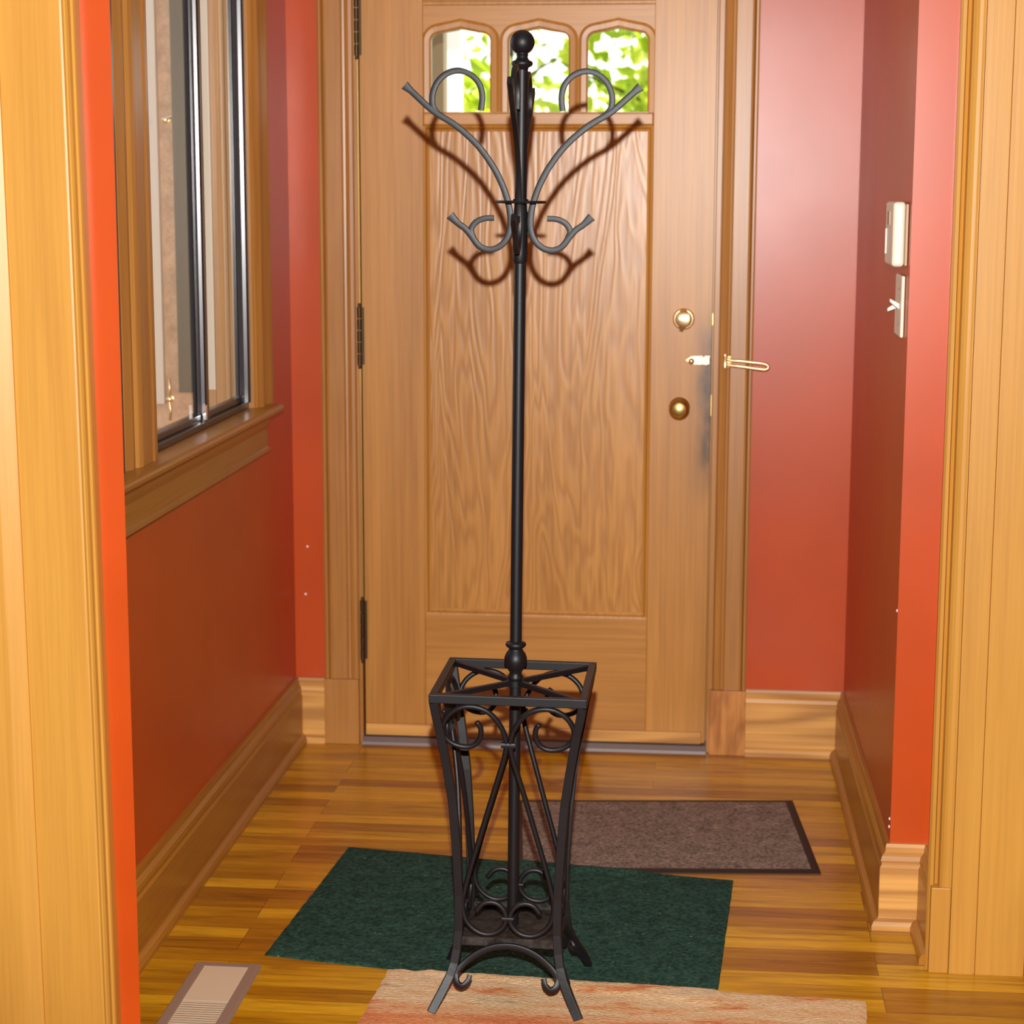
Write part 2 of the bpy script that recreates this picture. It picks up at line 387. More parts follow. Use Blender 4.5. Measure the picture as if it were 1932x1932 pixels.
bm = bmesh.new(); base_run(bm, (XR, 0), (XRC, YC), (-1, -1), (-1, -1)); struct('baseboard_right', bm, M['base_y'])
bm = bmesh.new(); base_run(bm, (XRC, YC), (XS, YC), (-1, -1), (-1, -1)); struct('baseboard_stub', bm, M['base_x'])
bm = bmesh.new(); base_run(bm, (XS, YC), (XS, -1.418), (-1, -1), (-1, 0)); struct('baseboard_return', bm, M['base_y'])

# ---------------------------------------------------------------- door casings (trim)
def vprism(bm, prof, z0, z1, lean=0):
    """horizontal (x,y) profile extruded upwards; lean moves the top in x"""
    return prism(bm, [(x, y, z0) for x, y in prof], [(x+lean, y, z1) for x, y in prof])
def casing_profile(x0, x1, t=.024, flip=False):
    w = x1-x0
    pr = [(0, 0), (0, .9), (.05, 1.0), (.10, 1.0), (.125, .82), (.145, .62), (.16, .80), (.22, .86), (.66, .86), (.70, .62), (.76, .58), (.80, .70), (.88, .80), (.97, .70), (1, .5), (1, 0)]
    pr = [((1-u if flip else u), v) for u, v in pr]
    return [(x0+u*w, -v*t) for u, v in pr]
bm = bmesh.new(); vprism(bm, casing_profile(-.103, -.012), .177, 2.13); struct('trim_1', bm, M['casing'])
bm = bmesh.new(); vprism(bm, casing_profile(.934, 1.020, flip=True), .174, 2.13); struct('trim_2', bm, M['casing'])
struct('trim_3', B((-.103, -.027, 2.13), (1.02, 0, 2.24)), M['casing'])
struct('trim_4', B((-.105, -.030, .0), (-.012, 0, .179)), M['casing'], bevel=.002)
struct('trim_5', B((.926, -.032, 0), (1.021, 0, .176)), M['plinth'], bevel=.002)
# jambs
struct('trim_6', B((-.016, -.004, 0), (-.004, .12, DH)), M['casing'])
struct('trim_7', B((.9185, -.010, 0), (.9335, .12, DH)), M['casing'], bevel=.002)

struct('trim_12', B((.895, .0485, 0), (.9335, .075, DH)), M['casing'])  # unseen door stops, added to block daylight leaking through the door gap
struct('trim_13', B((-.016, .0485, 0), (.012, .075, DH)), M['casing'])
struct('trim_14', B((-.016, .0485, 2.03), (.9335, .075, DH)), M['casing'])
# right room casing: back band, bead, flat board, fluted board
yf = -1.43
prof = [(1.345, yf+.002), (1.341, yf-.004), (1.345, yf-.010), (1.351, yf-.012), (1.354, yf-.004), (1.360, yf-.001), (1.3615, yf-.020), (1.366, yf-.025), (1.372, yf-.0235), (1.378, yf-.025),
        (1.3825, yf-.024), (1.3828, yf-.018), (1.3842, yf-.018), (1.3845, yf-.027), (1.4305, yf-.027), (1.4315, yf-.021), (1.4330, yf-.021), (1.4340, yf-.027), (1.5235, yf-.027), (1.5240, yf-.021), (1.5255, yf-.021), (1.526, yf-.029), (1.62, yf-.029), (1.62, yf+.002)]
bm = bmesh.new(); vprism(bm, prof, 0, 2.2); struct('trim_8', bm, M['casing_near'])
struct('trim_9', B((1.346, yf-.0285, 0), (1.3825, yf, .171)), M['casing_near'], bevel=.002)
# left near casing, leaning very slightly like the old frame does
yl = YN
prof = [(-.106, yl), (-.106, yl-.026), (-.1075, yl-.031), (-.111, yl-.034), (-.112, yl-.044), (-.1145, yl-.049), (-.1175, yl-.049), (-.1195, yl-.040), (-.1215, yl-.046), (-.125, yl-.047), (-.1285, yl-.034),
        (-.232, yl-.034), (-.2328, yl-.038), (-.262, yl-.0485), (-.32, yl-.052), (-.322, yl)]  # outer board sloped towards the flash so that it shows a glare band
bm = bmesh.new(); vprism(bm, prof, 0, 2.2, -.020); struct('trim_10', bm, M['casing_near'])

# ---------------------------------------------------------------- front door
door = empty('door_1', (0, 0, 0), kind='structure')
DY = .004      # front face of the stiles
Z0 = .022
link('stile', B((0.0015, DY, Z0), (.166, DY+.044, 2.045)), M['door'], door, bevel=.0015)
link('stile', B((.757, DY, Z0), (.9145, DY+.044, 2.045)), M['door_lock'], door, bevel=.0015, label='lock side stile with dark hand grime along its edge')
link('rail', B((.166, DY, Z0), (.757, DY+.044, .356)), M['doorx'], door, bevel=.0015, label='bottom rail')
link('rail', B((.166, DY, 1.952), (.757, DY+.044, 2.045)), M['doorx'], door, bevel=.0015)
link('panel', B((.166, DY+.013, .356), (.757, DY+.032, 1.638)), M['doorpanel'], door, label='flat recessed oak panel with wavy grain')
# sticking round the panel
bm = bmesh.new()
def stick(bm, x0, x1, z0, z1, w=.015, d=.0132):
    def q(a, y, b): return (a, y, b)
    O = [(x0, z0), (x1, z0), (x1, z1), (x0, z1)]; I = [(x0+w, z0+w), (x1-w, z0+w), (x1-w, z1-w), (x0+w, z1-w)]
    prev = None
    steps = [(0, 0), (.35, .15), (.6, .75), (1, .98)]
    rings = []
    for t, e in steps: rings.append([bm.verts.new((O[i][0]+(I[i][0]-O[i][0])*t, DY+d*e, O[i][1]+(I[i][1]-O[i][1])*t)) for i in range(4)])
    for r0, r1 in zip(rings, rings[1:]):
        for i in range(4): bm.faces.new((r0[i], r0[(i+1) % 4], r1[(i+1) % 4], r1[i]))
stick(bm, .166, .757, .356, 1.640)
link('panel_molding', bm, M['door'], door)
link('rail', B((.166, DY-.001, 1.640), (.757, DY+.044, 1.672)), M['doorx'], door, bevel=.004, label='narrow rail under the three arched panes')
# arched window plate
def arch_pts(cx, hw, z0, zs, zc, zp, n=6):
    """outline of a low Tudor arch from bottom left round to bottom right"""
    L_ = [(cx-hw, z0), (cx-hw, zs)]
    for k in range(1, n+1):
        a = PI-(PI/2-.25)*k/n; r = zc-zs
        L_.append((cx-hw+r*1.05+r*1.05*math.cos(a), zs+r*math.sin(a)))
    L_.append((cx-hw*.35, zc+(zp-zc)*.45)); L_.append((cx, zp))
    return L_+[(2*cx-x, z) for x, z in reversed(L_[:-1])]
CX = [.2625, .4635, .6645]; HW = .0775
bm = bmesh.new()
bounds = [(.166, .363), (.363, .564), (.564, .757)]
for cx, (b0, b1) in zip(CX, bounds):
    A = arch_pts(cx, HW, 1.674, 1.850, 1.873, 1.882)
    m_ = len(A)//2
    def cell(y):
        pa = [bm.verts.new((x, y, z)) for x, z in A]
        bl, br, tr_, tl, tm = [bm.verts.new((x, y, z)) for x, z in ((b0, 1.672), (b1, 1.672), (b1, 1.953), (b0, 1.953), (cx, 1.953))]
        sl, sr = bm.verts.new((b0, y, 1.850)), bm.verts.new((b1, y, 1.850))
        bm.faces.new([pa[0], pa[1], sl, bl]); bm.faces.new([pa[-1], pa[-2], sr, br])
        bm.faces.new([sl]+pa[1:m_+1]+[tm, tl]); bm.faces.new([sr]+list(reversed(pa[m_:-1]))+[tm, tr_]) if False else bm.faces.new([tm]+pa[m_:-1]+[sr, tr_])
        bm.faces.new([bl, pa[0], pa[-1], br])
        return pa
    f, k = cell(DY+.008), cell(DY+.040)
    for i in range(len(A)-1): bm.faces.new((f[i], f[i+1], k[i+1], k[i]))
link('window_panel', bm, M['doorx'], door, label='oak board pierced by three arched openings')
for i, cx in enumerate(CX):
    A = arch_pts(cx, HW+.011, 1.674, 1.852, 1.884, 1.896)
    path = [Vector((x, DY+.006, z)) for x, z in A]
    bm = bmesh.new(); sweep(bm, path, [(-.0125, .004), (-.0125, -.001), (-.008, -.005), (.004, -.006), (.0115, -.001), (.0115, .004)], normal=(0, 1, 0))
    link('arch_molding', bm, M['door'], door)
    g = link('window_pane', B((cx-HW-.004, DY+.021, 1.670), (cx+HW+.004, DY+.0235, 1.888)), M['glass'], door, label='clear glass pane in a low arched opening')
    # drip line of the board above the arch
bm = bmesh.new(); sweep(bm, [Vector((.166, DY+.008, 1.945)), Vector((.757, DY+.008, 1.945))], rrect(.010, .012), normal=(0, 1, 0)); link('bead', bm, M['door'], door)
# light sweep strip, threshold
link('weather_strip', B((.003, DY-.010, .0215), (.906, DY+.001, .053)), M['base_x'], door, bevel=.002, label='pale wood strip along the door foot')
bm = bmesh.new(); prism(bm, [(-.004, y, z) for y, z in ((-.028, 0), (-.024, .007), (-.012, .018), (.10, .019), (.10, 0))], [(.9185, y, z) for y, z in ((-.028, 0), (-.024, .007), (-.012, .018), (.10, .019), (.10, 0))])
struct('trim_11', bm, M['steel'])
link('edge_seal', B((-.0035, -.003, .23), (-.0005, .004, 2.0)), M['brass_old'], door, label='thin brass strip in the hinge gap')
def hinge(z0, z1):
    h = empty('hinge', (-.0035, -.005, z0)); h.parent = door; H = z1-z0
    bm = bmesh.new(); n = 5
    for k in range(n): lathe(bm, [(0, H*k/n+.0007), (.0062, H*k/n+.0012), (.0062, H*(k+1)/n-.0012), (0, H*(k+1)/n-.0007)], n=14)
    link('barrel', bm, M['bronze'], h, smooth='auto')
    bm = bmesh.new(); 
    for s, z in ((-1, 0), (1, H)): lathe(bm, [(0, z+s*.010), (.0035, z+s*.0085), (.0045, z+s*.005), (.003, z+s*.002), (.0055, z)], n=12)
    link('pin', bm, M['bronze'], h, smooth=True)
    link('leaf', B((.0008, .002, .002), (.0115, .0075, H-.002)), M['bronze'], h)
hinge(1.815, 1.965); hinge(1.022, 1.175); hinge(.229, .392)
# deadbolt with thumb turn
d = empty('deadbolt', (.841, DY, 1.150)); d.parent = door; d.scale = (1.3, 1.3, 1.3)
bm = bmesh.new(); lathe(bm, [(.0215, 0), (.0215, -.003), (.019, -.006), (.0165, -.0065), (.0155, -.011), (.012, -.013), (0, -.0135)], axis='y'); link('escutcheon', bm, M['brass'], d, smooth='auto')
bm = bmesh.new(); sweep(bm, spline([(0, -.013, .019), (0, -.019, .012), (.001, -.021, 0), (-.002, -.019, -.012), (-.004, -.014, -.022)]), rrect(.018, .006), normal=(0, -1, 0), scale=lambda t: (.45+math.sin(PI*min(1, t*1.1))*.9 if t < .9 else .45, 1)); link('thumb_turn', bm, M['brass'], d, smooth='auto')
# knob
d = empty('door_knob', (.834, DY, .921)); d.parent = door
bm = bmesh.new(); lathe(bm, [(.027, 0), (.027, -.002), (.024, -.006), (.017, -.009), (.012, -.011), (.011, -.022)], axis='y', n=36); link('rosette', bm, M['brass_old'], d, smooth='auto')
bm = bmesh.new(); lathe(bm, [(.011, -.020), (.013, -.027), (.021, -.032), (.0255, -.040), (.0265, -.048), (.024, -.056), (.0185, -.061), (.0175, -.0595), (.010, -.062), (0, -.0625)], axis='y', n=36); link('knob', bm, M['brass_old'], d, smooth='auto')
# keeper of the door guard on the stile
d = empty('guard_keeper', (.885, DY, 1.044)); d.parent = door
bm = bmesh.new(); prism(bm, [(x, -.003, z) for x, z in ((-.038, 0), (-.022, .011), (.026, .012), (.026, -.012), (-.022, -.011))], [(x, 0, z) for x, z in ((-.038, 0), (-.022, .011), (.026, .012), (.026, -.012), (-.022, -.011))]); link('plate', bm, M['brass'], d, bevel=.001)
bm = bmesh.new(); lathe(bm, [(.004, 0), (.0035, -.016), (.007, -.022), (.008, -.028), (.005, -.033), (0, -.0345)], (-.022, 0, 0), 'y', 16); link('ball_stud', bm, M['brass'], d, smooth=True)
bm = bmesh.new(); box(bm, (.005, -.016, -.011), (.013, -.003, .011)); box(bm, (.018, -.013, -.010), (.025, -.003, .010)); link('lug', bm, M['brass'], d, bevel=.002)
# strikes on the door edge
link('latch_plate', B((.9148, DY-.0005, 1.135), (.9165, DY+.02, 1.165)), M['brass_old'], door)
link('latch_plate', B((.9148, DY-.0005, .90), (.9165, DY+.02, .955)), M['brass_old'], door)

# door guard swing bar on the right casing
dg = empty('door_guard', (.955, -.024, 1.044), (0, 0, 0), 'brass swing-bar door guard on the casing right of the front door', 'door guard')
bm = bmesh.new(); box(bm, (-.011, -.003, -.015), (.009, .006, .015)); link('mounting_plate', bm, M['brass_old'], dg, bevel=.001)
bm = bmesh.new(); lathe(bm, [(.0055, -.017), (.0065, -.012), (.0055, -.008), (.0055, .010), (.007, .014), (.0065, .019)], (-.006, -.009, 0), 'z', 16); link('pivot', bm, M['brass'], dg, smooth='auto')
bm = bmesh.new()
lo = spline([(-.002, -.014, .008), (.012, -.016, .004), (.030, -.018, .0035), (.060, -.018, .0005), (.092, -.018, -.003), (.102, -.018, -.0075), (.1035, -.018, -.013), (.098, -.018, -.0175), (.088, -.018, -.0175), (.055, -.018, -.0135), (.028, -.018, -.010), (.012, -.016, -.009), (-.002, -.014, -.006)], 6)
sweep(bm, lo, circ(.0043, 12), normal=(0, 1, 0)); link('swing_bar', bm, M['brass'], dg, smooth=True)

# ---------------------------------------------------------------- left window
win = empty('window_1', (0, 0, 0), kind='structure')
# stool with horn, moulding under it, apron
bm = bmesh.new()
sp_ = [(-.30, .945), (-.30, .957), (-.142, .957), (-.136, .954), (-.133, .949), (-.134, .942), (-.139, .938), (-.146, .936), (-.152, .928), (-.160, .924), (XL, .922), (XL, .945)]
prism(bm, [(x, -1.79, z) for x, z in [p for p in sp_ if p[1] > .93 or p[0] < -.15]], [(x, -.345, z) for x, z in [p for p in sp_ if p[1] > .93 or p[0] < -.15]])
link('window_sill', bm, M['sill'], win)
bm = bmesh.new(); ap = [(XL, .842), (-.166, .842), (-.160, .846), (-.160, .853), (-.166, .858), (-.166, .90), (-.160, .915), (-.155, .935), (XL, .935)]
prism(bm, [(x, -1.79, z) for x, z in ap], [(x, -.395, z) for x, z in ap]); link('apron', bm, M['sill'], win)
# mullion casing between the two units and casing at the far side
def yprof(x0, pr): return [(x0+t, y) for y, t in pr]
bm = bmesh.new()
pr = [(-1.538, -.02), (-1.538, .004), (-1.53, .008), (-1.50, .014), (-1.485, .013), (-1.475, .019), (-1.462, .022), (-1.452, .018), (-1.44, .019), (-1.39, .019), (-1.380, .022), (-1.362, .022), (-1.356, .017), (-1.355, -.02)]
vprism(bm, yprof(XL, pr), .957, 2.25); link('mullion_casing', bm, M['casing'], win)
bm = bmesh.new()
pr = [(-.452, -.02), (-.452, .004), (-.446, .011), (-.438, .016), (-.430, .022), (-.424, .024), (-.418, .018), (-.385, .017), (-.37, .020), (-.35, .026), (-.336, .026), (-.332, .0), (-.332, -.02)]
vprism(bm, yprof(XL, pr), .957, 2.25); link('side_casing', bm, M['casing'], win)
# black aluminium sliding storm
link('track', B((-.246, -1.355, .957), (-.196, -.446, .972)), M['blackframe'], win, bevel=.002)
link('track', B((-.246, -1.785, .957), (-.196, -1.60, .972)), M['blackframe'], win, bevel=.002)
link('sash_rail', B((-.226, -1.355, .972), (-.208, -.446, .987)), M['blackframe'], win, bevel=.002, label='black lower rail of the storm sash')
for x0_, x1_, a, b_, lab in ((-.229, -.200, -.845, -.820, 'black meeting stile'), (-.2245, -.1905, -.468, -.4455, 'black far stile')):
    q = (x1_-x0_)
    bm = bmesh.new(); vprism(bm, [(x0_, a), (x0_+q*.22, a-.002), (x0_+q*.26, a+.006), (x0_+q*.62, a+.006), (x0_+q*.66, a-.003), (x0_+q*.9, a-.001), (x1_, a+.004), (x1_, b_), (x0_, b_)], .972, 2.2)
    link('sash_stile', bm, M['blackframe'], win, label=lab)
link('sash_stile', B((-.222, -1.60, .957), (-.178, -1.540, 2.2)), M['blackframe'], win, label='black stile left of the mullion')
bm = bmesh.new(); box(bm, (-.206, -.858, .974), (-.197, -.8485, 1.008)); link('slide_catch', bm, M['chrome'], win, bevel=.001, label='short chrome catch')
link('window_pane', B((-.220, -1.355, .985), (-.217, -.446, 2.2)), M['glass'], win)
link('window_pane', B((-.212, -1.70, .972), (-.209, -1.60, 2.2)), M['glass'], win)
# wooden jamb liner at the far side of the opening and the porch wall seen beyond the glass
bm = bmesh.new(); vprism(bm, [(-.331, -.4305), (-.331, -.441), (-.301, -.441), (-.299, -.447), (-.279, -.447), (-.277, -.441), (-.256, -.441), (-.254, -.446), (-.243, -.446), (-.241, -.441), (-.188, -.441), (-.188, -.4305)], .957, 2.2)
link('jamb', bm, M['tan_jamb'], win, label='tan wooden side jamb of the window opening')
struct('wall_porch', B((-1.5, .02, -.3), (XO-.0001, .10, 3.0)), M['tan'])
struct('trim_15', B((-.556, -.004, .913), (-.531, .02, 3.0)), M['cream'])
link('outer_stop', B((-.300, -.450, 1.0), (-.278, -.4475, 2.2)), M['cream'], win, label='cream painted stop strip on the jamb')
struct('trim_16', B((-.490, -.006, .945), (-.452, .02, 3.0)), M['greenext'])
def porch_latch(x, z, loose):
    d = empty('porch_latch', (x, .0195, z), (0, 0, -PI/2), 'brass swivel lever on the porch wall beyond the window glass' if loose else 'brass latch handle low on the porch wall beyond the window glass', 'latch')
    bm = bmesh.new(); lathe(bm, [(.010, 0), (.010, .003), (.005, .005), (.004, .014), (.007, .018), (.007, .022), (0, .026)], axis='x', n=16); link('post', bm, M['brass'], d, smooth='auto')
    bm = bmesh.new()
    pts = [(.015, 0, 0), (.02, .02, .008), (.018, .06, .012), (.012, .09, .018)] if loose else [(.012, 0, -.055), (.018, .004, -.03), (.015, .0, 0), (.018, .003, .03), (.012, .0, .055)]
    tube(bm, pts, .0045, 10); link('lever', bm, M['brass'], d, smooth=True)
porch_latch(-.512, 1.655, True); porch_latch(-.520, .925, False)

# ---------------------------------------------------------------- coat rack
RX, RY = .5609, -1.6332
rack = empty('coat_rack', (RX, RY, .0135), (.0022, .0084, -.0044), 'black wrought-iron coat rack with scrolled umbrella-stand base in front of the door', 'coat rack')
IR = M['iron']
def hw(z):
    P = [(0, .1335), (.031, .1165), (.058, .1035), (.08, .0965), (.105, .0925), (.14, .0895), (.208, .0895), (.307, .0945), (.386, .1005), (.454, .110), (.522, .121), (.57, .1310), (.60, .1325)]
    for (a, u), (b, v) in zip(P, P[1:]):
        if z <= b: return u+(v-u)*(z-a)/(b-a) if z > a else u
    return P[-1][1]
# pole from the tray to the finial
bm = bmesh.new(); lathe(bm, [(.0105, .122), (.0105, 1.690)], n=32); link('pole', bm, IR, rack, smooth='auto')
bm = bmesh.new(); R0, zc = .0212, 1.7185
pf = [(.0105, 1.672), (.0115, 1.676), (.0175, 1.679), (.0190, 1.683), (.0175, 1.6865), (.012, 1.689), (.0095, 1.6935), (.0105, 1.699)]
pf += [(R0*math.cos(a), zc+R0*math.sin(a)) for a in [math.radians(-64+154*k/16) for k in range(17)]]
pf[-1] = (0, zc+R0); lathe(bm, pf, n=32); link('finial', bm, IR, rack, smooth=True)
bm = bmesh.new(); lathe(bm, [(.0105, .6605), (.0175, .6580), (.0190, .6535), (.0165, .6500), (.0118, .6470), (.0130, .6440), (.0175, .6380), (.0205, .6300), (.0208, .6240), (.0190, .6160), (.0145, .6080), (.0108, .6030), (.0112, .5985), (.0135, .5950), (.0135, .5900), (.0105, .587)], n=32)
link('turned_collar', bm, IR, rack, smooth=True)
bm = bmesh.new(); lathe(bm, [(.010, 1.4445), (.0440, 1.4445), (.0455, 1.4465), (.0440, 1.4490), (.010, 1.4490)], n=40); link('disc', bm, IR, rack, smooth='auto')
bm = bmesh.new(); lathe(bm, [(.0105, 1.452), (.0135, 1.4515), (.0135, 1.4490)], n=24); lathe(bm, [(.0105, 1.340), (.013, 1.345), (.0135, 1.36), (.012, 1.43), (.0105, 1.4445)], n=24); link('sleeve', bm, IR, rack, smooth='auto')
# hooks: (outward, up)
HA = [(.205, 1.645), (.192, 1.634), (.180, 1.623), (.153, 1.600), (.115, 1.577), (.078, 1.545), (.051, 1.510), (.035, 1.481), (.0245, 1.454), (.0185, 1.428), (.0180, 1.402), (.0245, 1.382), (.0385, 1.368), (.0560, 1.3635), (.073, 1.370), (.0875, 1.3885), (.098, 1.400), (.110, 1.4085), (.1245, 1.4225)]
HB = [(.149, 1.598), (.1555, 1.610), (.1560, 1.630), (.148, 1.650), (.1320, 1.665), (.1110, 1.6705), (.0900, 1.664), (.0750, 1.649), (.0690, 1.628), (.0710, 1.603)]
HC = [(.0845, 1.385), (.0870, 1.398), (.0790, 1.4105), (.0640, 1.4175), (.0470, 1.4185)]
def tipscale(t):
    e = min(t, 1-t)
    return (1.0+max(0, 1-e/.05)*.45, 1)
for k in range(4):
    a = k*PI/2
    u = Vector((math.cos(a), math.sin(a), 0)); nrm = Vector((-math.sin(a), math.cos(a), 0))
    def P3(l): return [u*r+Vector((0, 0, z)) for r, z in l]
    bm = bmesh.new()
    sec = rrect(.0108, .0085, .12)
    sweep(bm, spline(P3(HA), 7), sec, normal=nrm, scale=tipscale)
    sweep(bm, spline(P3(HB), 7), rrect(.0100, .0082, .12), normal=nrm, scale=lambda t: (1.2-.2*min(1, t/.12), 1))
    sweep(bm, spline(P3(HC), 7), rrect(.0100, .0082, .12), normal=nrm, scale=lambda t: (1.2-.2*min(1, t/.2), 1))
    link('hook', bm, IR, rack, smooth='auto')
# square top frame and diagonal braces
h0 = .1395; z1, z0_ = .592, .576
bm = bmesh.new()
for s in (-1, 1):
    box(bm, (-h0, s*h0 if s < 0 else h0-.014, z0_), (h0, -h0+.014 if s < 0 else h0, z1))
    box(bm, (s*h0 if s < 0 else h0-.014, -h0+.014, z0_), (-h0+.014 if s < 0 else h0, h0-.014, z1))
link('top_frame', bm, IR, rack, bevel=.0015)
for k in range(2):
    bm = bmesh.new(); a = (1 if k else -1)
    p = [Vector((-.128, -.128*a, .584)), Vector((.128, .128*a, .584))]
    sweep(bm, p, rrect(.011, .010, .2), normal=(0, 0, 1)); link('diagonal_brace', bm, IR, rack)
bm = bmesh.new(); lathe(bm, [(.0105, .590), (.0150, .588), (.0150, .577), (.0105, .575)], n=24); link('ring', bm, IR, rack, smooth='auto')
# legs
for sx in (-1, 1):
    for sy in (-1, 1):
        bm = bmesh.new(); zb = -.0015 if sy < 0 else -.0078
        pts = [Vector((sx*(hw(max(z, 0))), sy*(hw(max(z, 0))), z)) for z in (zb, .015, .031, .045, .058, .07, .08, .092, .105, .12, .14, .17, .208, .25, .307, .35, .386, .42, .454, .49, .522, .55, .577)]
        sweep(bm, pts, rrect(.0156, .0150, .08), normal=(0, 1, 0))
        for v in bm.verts: v.co.z = max(v.co.z, zb)          # feet cut flat
        link('leg', bm, IR, rack)
# per side: two scroll rods, clasp, arch
RL = [(.056, .542), (.049, .530), (.0495, .512), (.059, .498), (.075, .4925), (.097, .497), (.113, .511), (.1165, .530), (.107, .551), (.088, .566), (.066, .5705), (.042, .565), (.023, .549), (.009, .525), (.0035, .500), (.0065, .478), (.0125, .455), (.030, .395), (.050, .325), (.068, .262), (.0785, .220), (.0830, .192), (.0785, .163), (.0640, .144), (.0440, .1345), (.0230, .1375), (.0085, .150), (.0035, .165), (.0075, .181), (.019, .1925), (.034, .1955), (.048, .190), (.059, .1755)]
AR = [(.067, .060), (.071, .049), (.080, .042), (.0895, .046), (.0930, .058), (.089, .068), (.075, .083), (.052, .100), (.026, .111), (0, .1145)]
AR = AR+[(-x, z) for x, z in reversed(AR[:-1])]
for k in range(4):
    a = k*PI/2
    ex = Vector((math.cos(a), math.sin(a), 0)); ey = Vector((math.sin(a), -math.cos(a), 0))
    def P3(l, s=1, clampx=True): return [ex*(s*x)+ey*(hw(max(z, 0))-.001)+Vector((0, 0, z)) for x, z in l]
    for s in (-1, 1):
        bm = bmesh.new(); path = spline(P3(RL, s), 6); n_ = len(path)
        sweep(bm, path, circ(.0049, 12), scale=lambda t: .75 if t < .004 or t > .996 else 1)
        link('scroll_rod', bm, IR, rack, smooth=True)
    bm = bmesh.new(); sweep(bm, spline(P3(AR), 6), rrect(.0115, .0095, .2), normal=ey, scale=lambda t: .8+.2*math.sin(PI*t)); link('foot_arch', bm, IR, rack, smooth='auto')
    bm = bmesh.new(); c = ey*(hw(.495)-.001)+Vector((0, 0, .4985))
    sweep(bm, [c+ex*-.0125, c+ex*.0125], rrect(.0105, .0125, .3), normal=ey); link('clasp', bm, IR, rack, smooth='auto')
    bm = bmesh.new(); c = ey*(hw(.165)-.001)+Vector((0, 0, .1655))
    sweep(bm, [c+ex*-.0105, c+ex*.0105], rrect(.0075, .0118, .3), normal=ey); link('clasp', bm, IR, rack, smooth='auto')
# drip tray
bm = bmesh.new(); t = .088
box(bm, (-t, -t, .116), (t, t, .1185))
for s in (-1, 1):
    box(bm, (-t, s*t-.0012, .112), (t, s*t+.0012, .128)); box(bm, (s*t-.0012, -t, .112), (s*t+.0012, t, .128))
link('drip_tray', bm, M['tray'], rack, label='scuffed black square drip tray')

# ---------------------------------------------------------------- mats and rug
def drape(name, corners, thick, basefn, mat, nx=60, ny=40, wob=0, parent=None, seed=0, matfn=None):
    """quad TL,TR,BR,BL laid down; underside follows basefn"""
    bm = bmesh.new(); TL, TR, BR, BL = [Vector((*c, 0)) for c in corners]; T, U = [], []
    for j in range(ny+1):
        rt_, ru = [], []
        for i in range(nx+1):
            u, v = i/nx, j/ny
            p = (TL*(1-u)+TR*u)*(1-v)+(BL*(1-u)+BR*u)*v
            edge = min(u, 1-u, v, 1-v) < 1e-6
            if wob and edge:
                p += Vector((noise.noise((p.x*40, p.y*40, seed)), noise.noise((p.x*40, p.y*40, seed+9)), 0))*wob
            b = basefn(p.x, p.y); th = thick*(.55 if edge else 1)
            if wob: th += noise.noise((p.x*60, p.y*60, 3))*.0012
            rt_.append(bm.verts.new((p.x, p.y, b+th))); ru.append(bm.verts.new((p.x, p.y, b)))
        T.append(rt_); U.append(ru)
    for j in range(ny):
        for i in range(nx):
            f = bm.faces.new((T[j][i], T[j][i+1], T[j+1][i+1], T[j+1][i])); g = bm.faces.new((U[j][i], U[j+1][i], U[j+1][i+1], U[j][i+1]))
            if matfn and matfn(i, j): f.material_index = 1
    for i in range(nx):
        for j in (0, ny): 
            f = bm.faces.new((T[j][i], T[j][i+1], U[j][i+1], U[j][i]))
            if matfn: f.material_index = 1
    for j in range(ny):
        for i in (0, nx):
            f = bm.faces.new((T[j][i], T[j+1][i], U[j+1][i], U[j][i]))
            if matfn: f.material_index = 1
    return link(name, bm, mat, parent, smooth='auto')
def inside(poly, x, y):
    d = 1e9
    for (ax, ay), (bx, by) in zip(poly, poly[1:]+poly[:1]):
        l = math.hypot(bx-ax, by-ay); d = min(d, -((x-ax)*(by-ay)*-1+(y-ay)*(bx-ax))/l)
    return d    # >0 inside for clockwise TL,TR,BR,BL
GR = [(.111, -.862), (.980, -.991), (.940, -1.66), (.062, -1.506)]
BR_ = [(.452, -.478), (1.131, -.409), (1.172, -.927), (.502, -.985)]
def ground(x, y): return .0003
def over_brown(x, y):
    d = inside(BR_, x, y); return .0003+.0052*min(1, max(0, (d+.012)/.018))
def over_green(x, y):
    d = inside(GR, x, y); return .0003+.0042*min(1, max(0, (d+.012)/.018))
o = drape('floor_mat', BR_, .0048, ground, [M['brownmat'], M['matborder']], 70, 50, matfn=lambda i, j: i < 2 or i > 67 or j < 2 or j > 47)
o['label'] = 'brown carpeted doormat with dark rubber border near the door'; o['category'] = 'doormat'
o = drape('floor_mat', GR, .0040, over_brown, M['green'], 80, 60, wob=.0012)
o['label'] = 'dark green carpet mat flecked with lint under the coat rack'; o['category'] = 'doormat'
o = drape('rug', [(.315, -1.556), (1.217, -1.612), (1.16, -2.35), (.27, -2.28)], 0.0045, over_green, M['rug'], 110, 90, wob=.004, seed=4)
o['label'] = 'peach and orange striped wool rug under the rack\'s front feet'; o['category'] = 'rug'

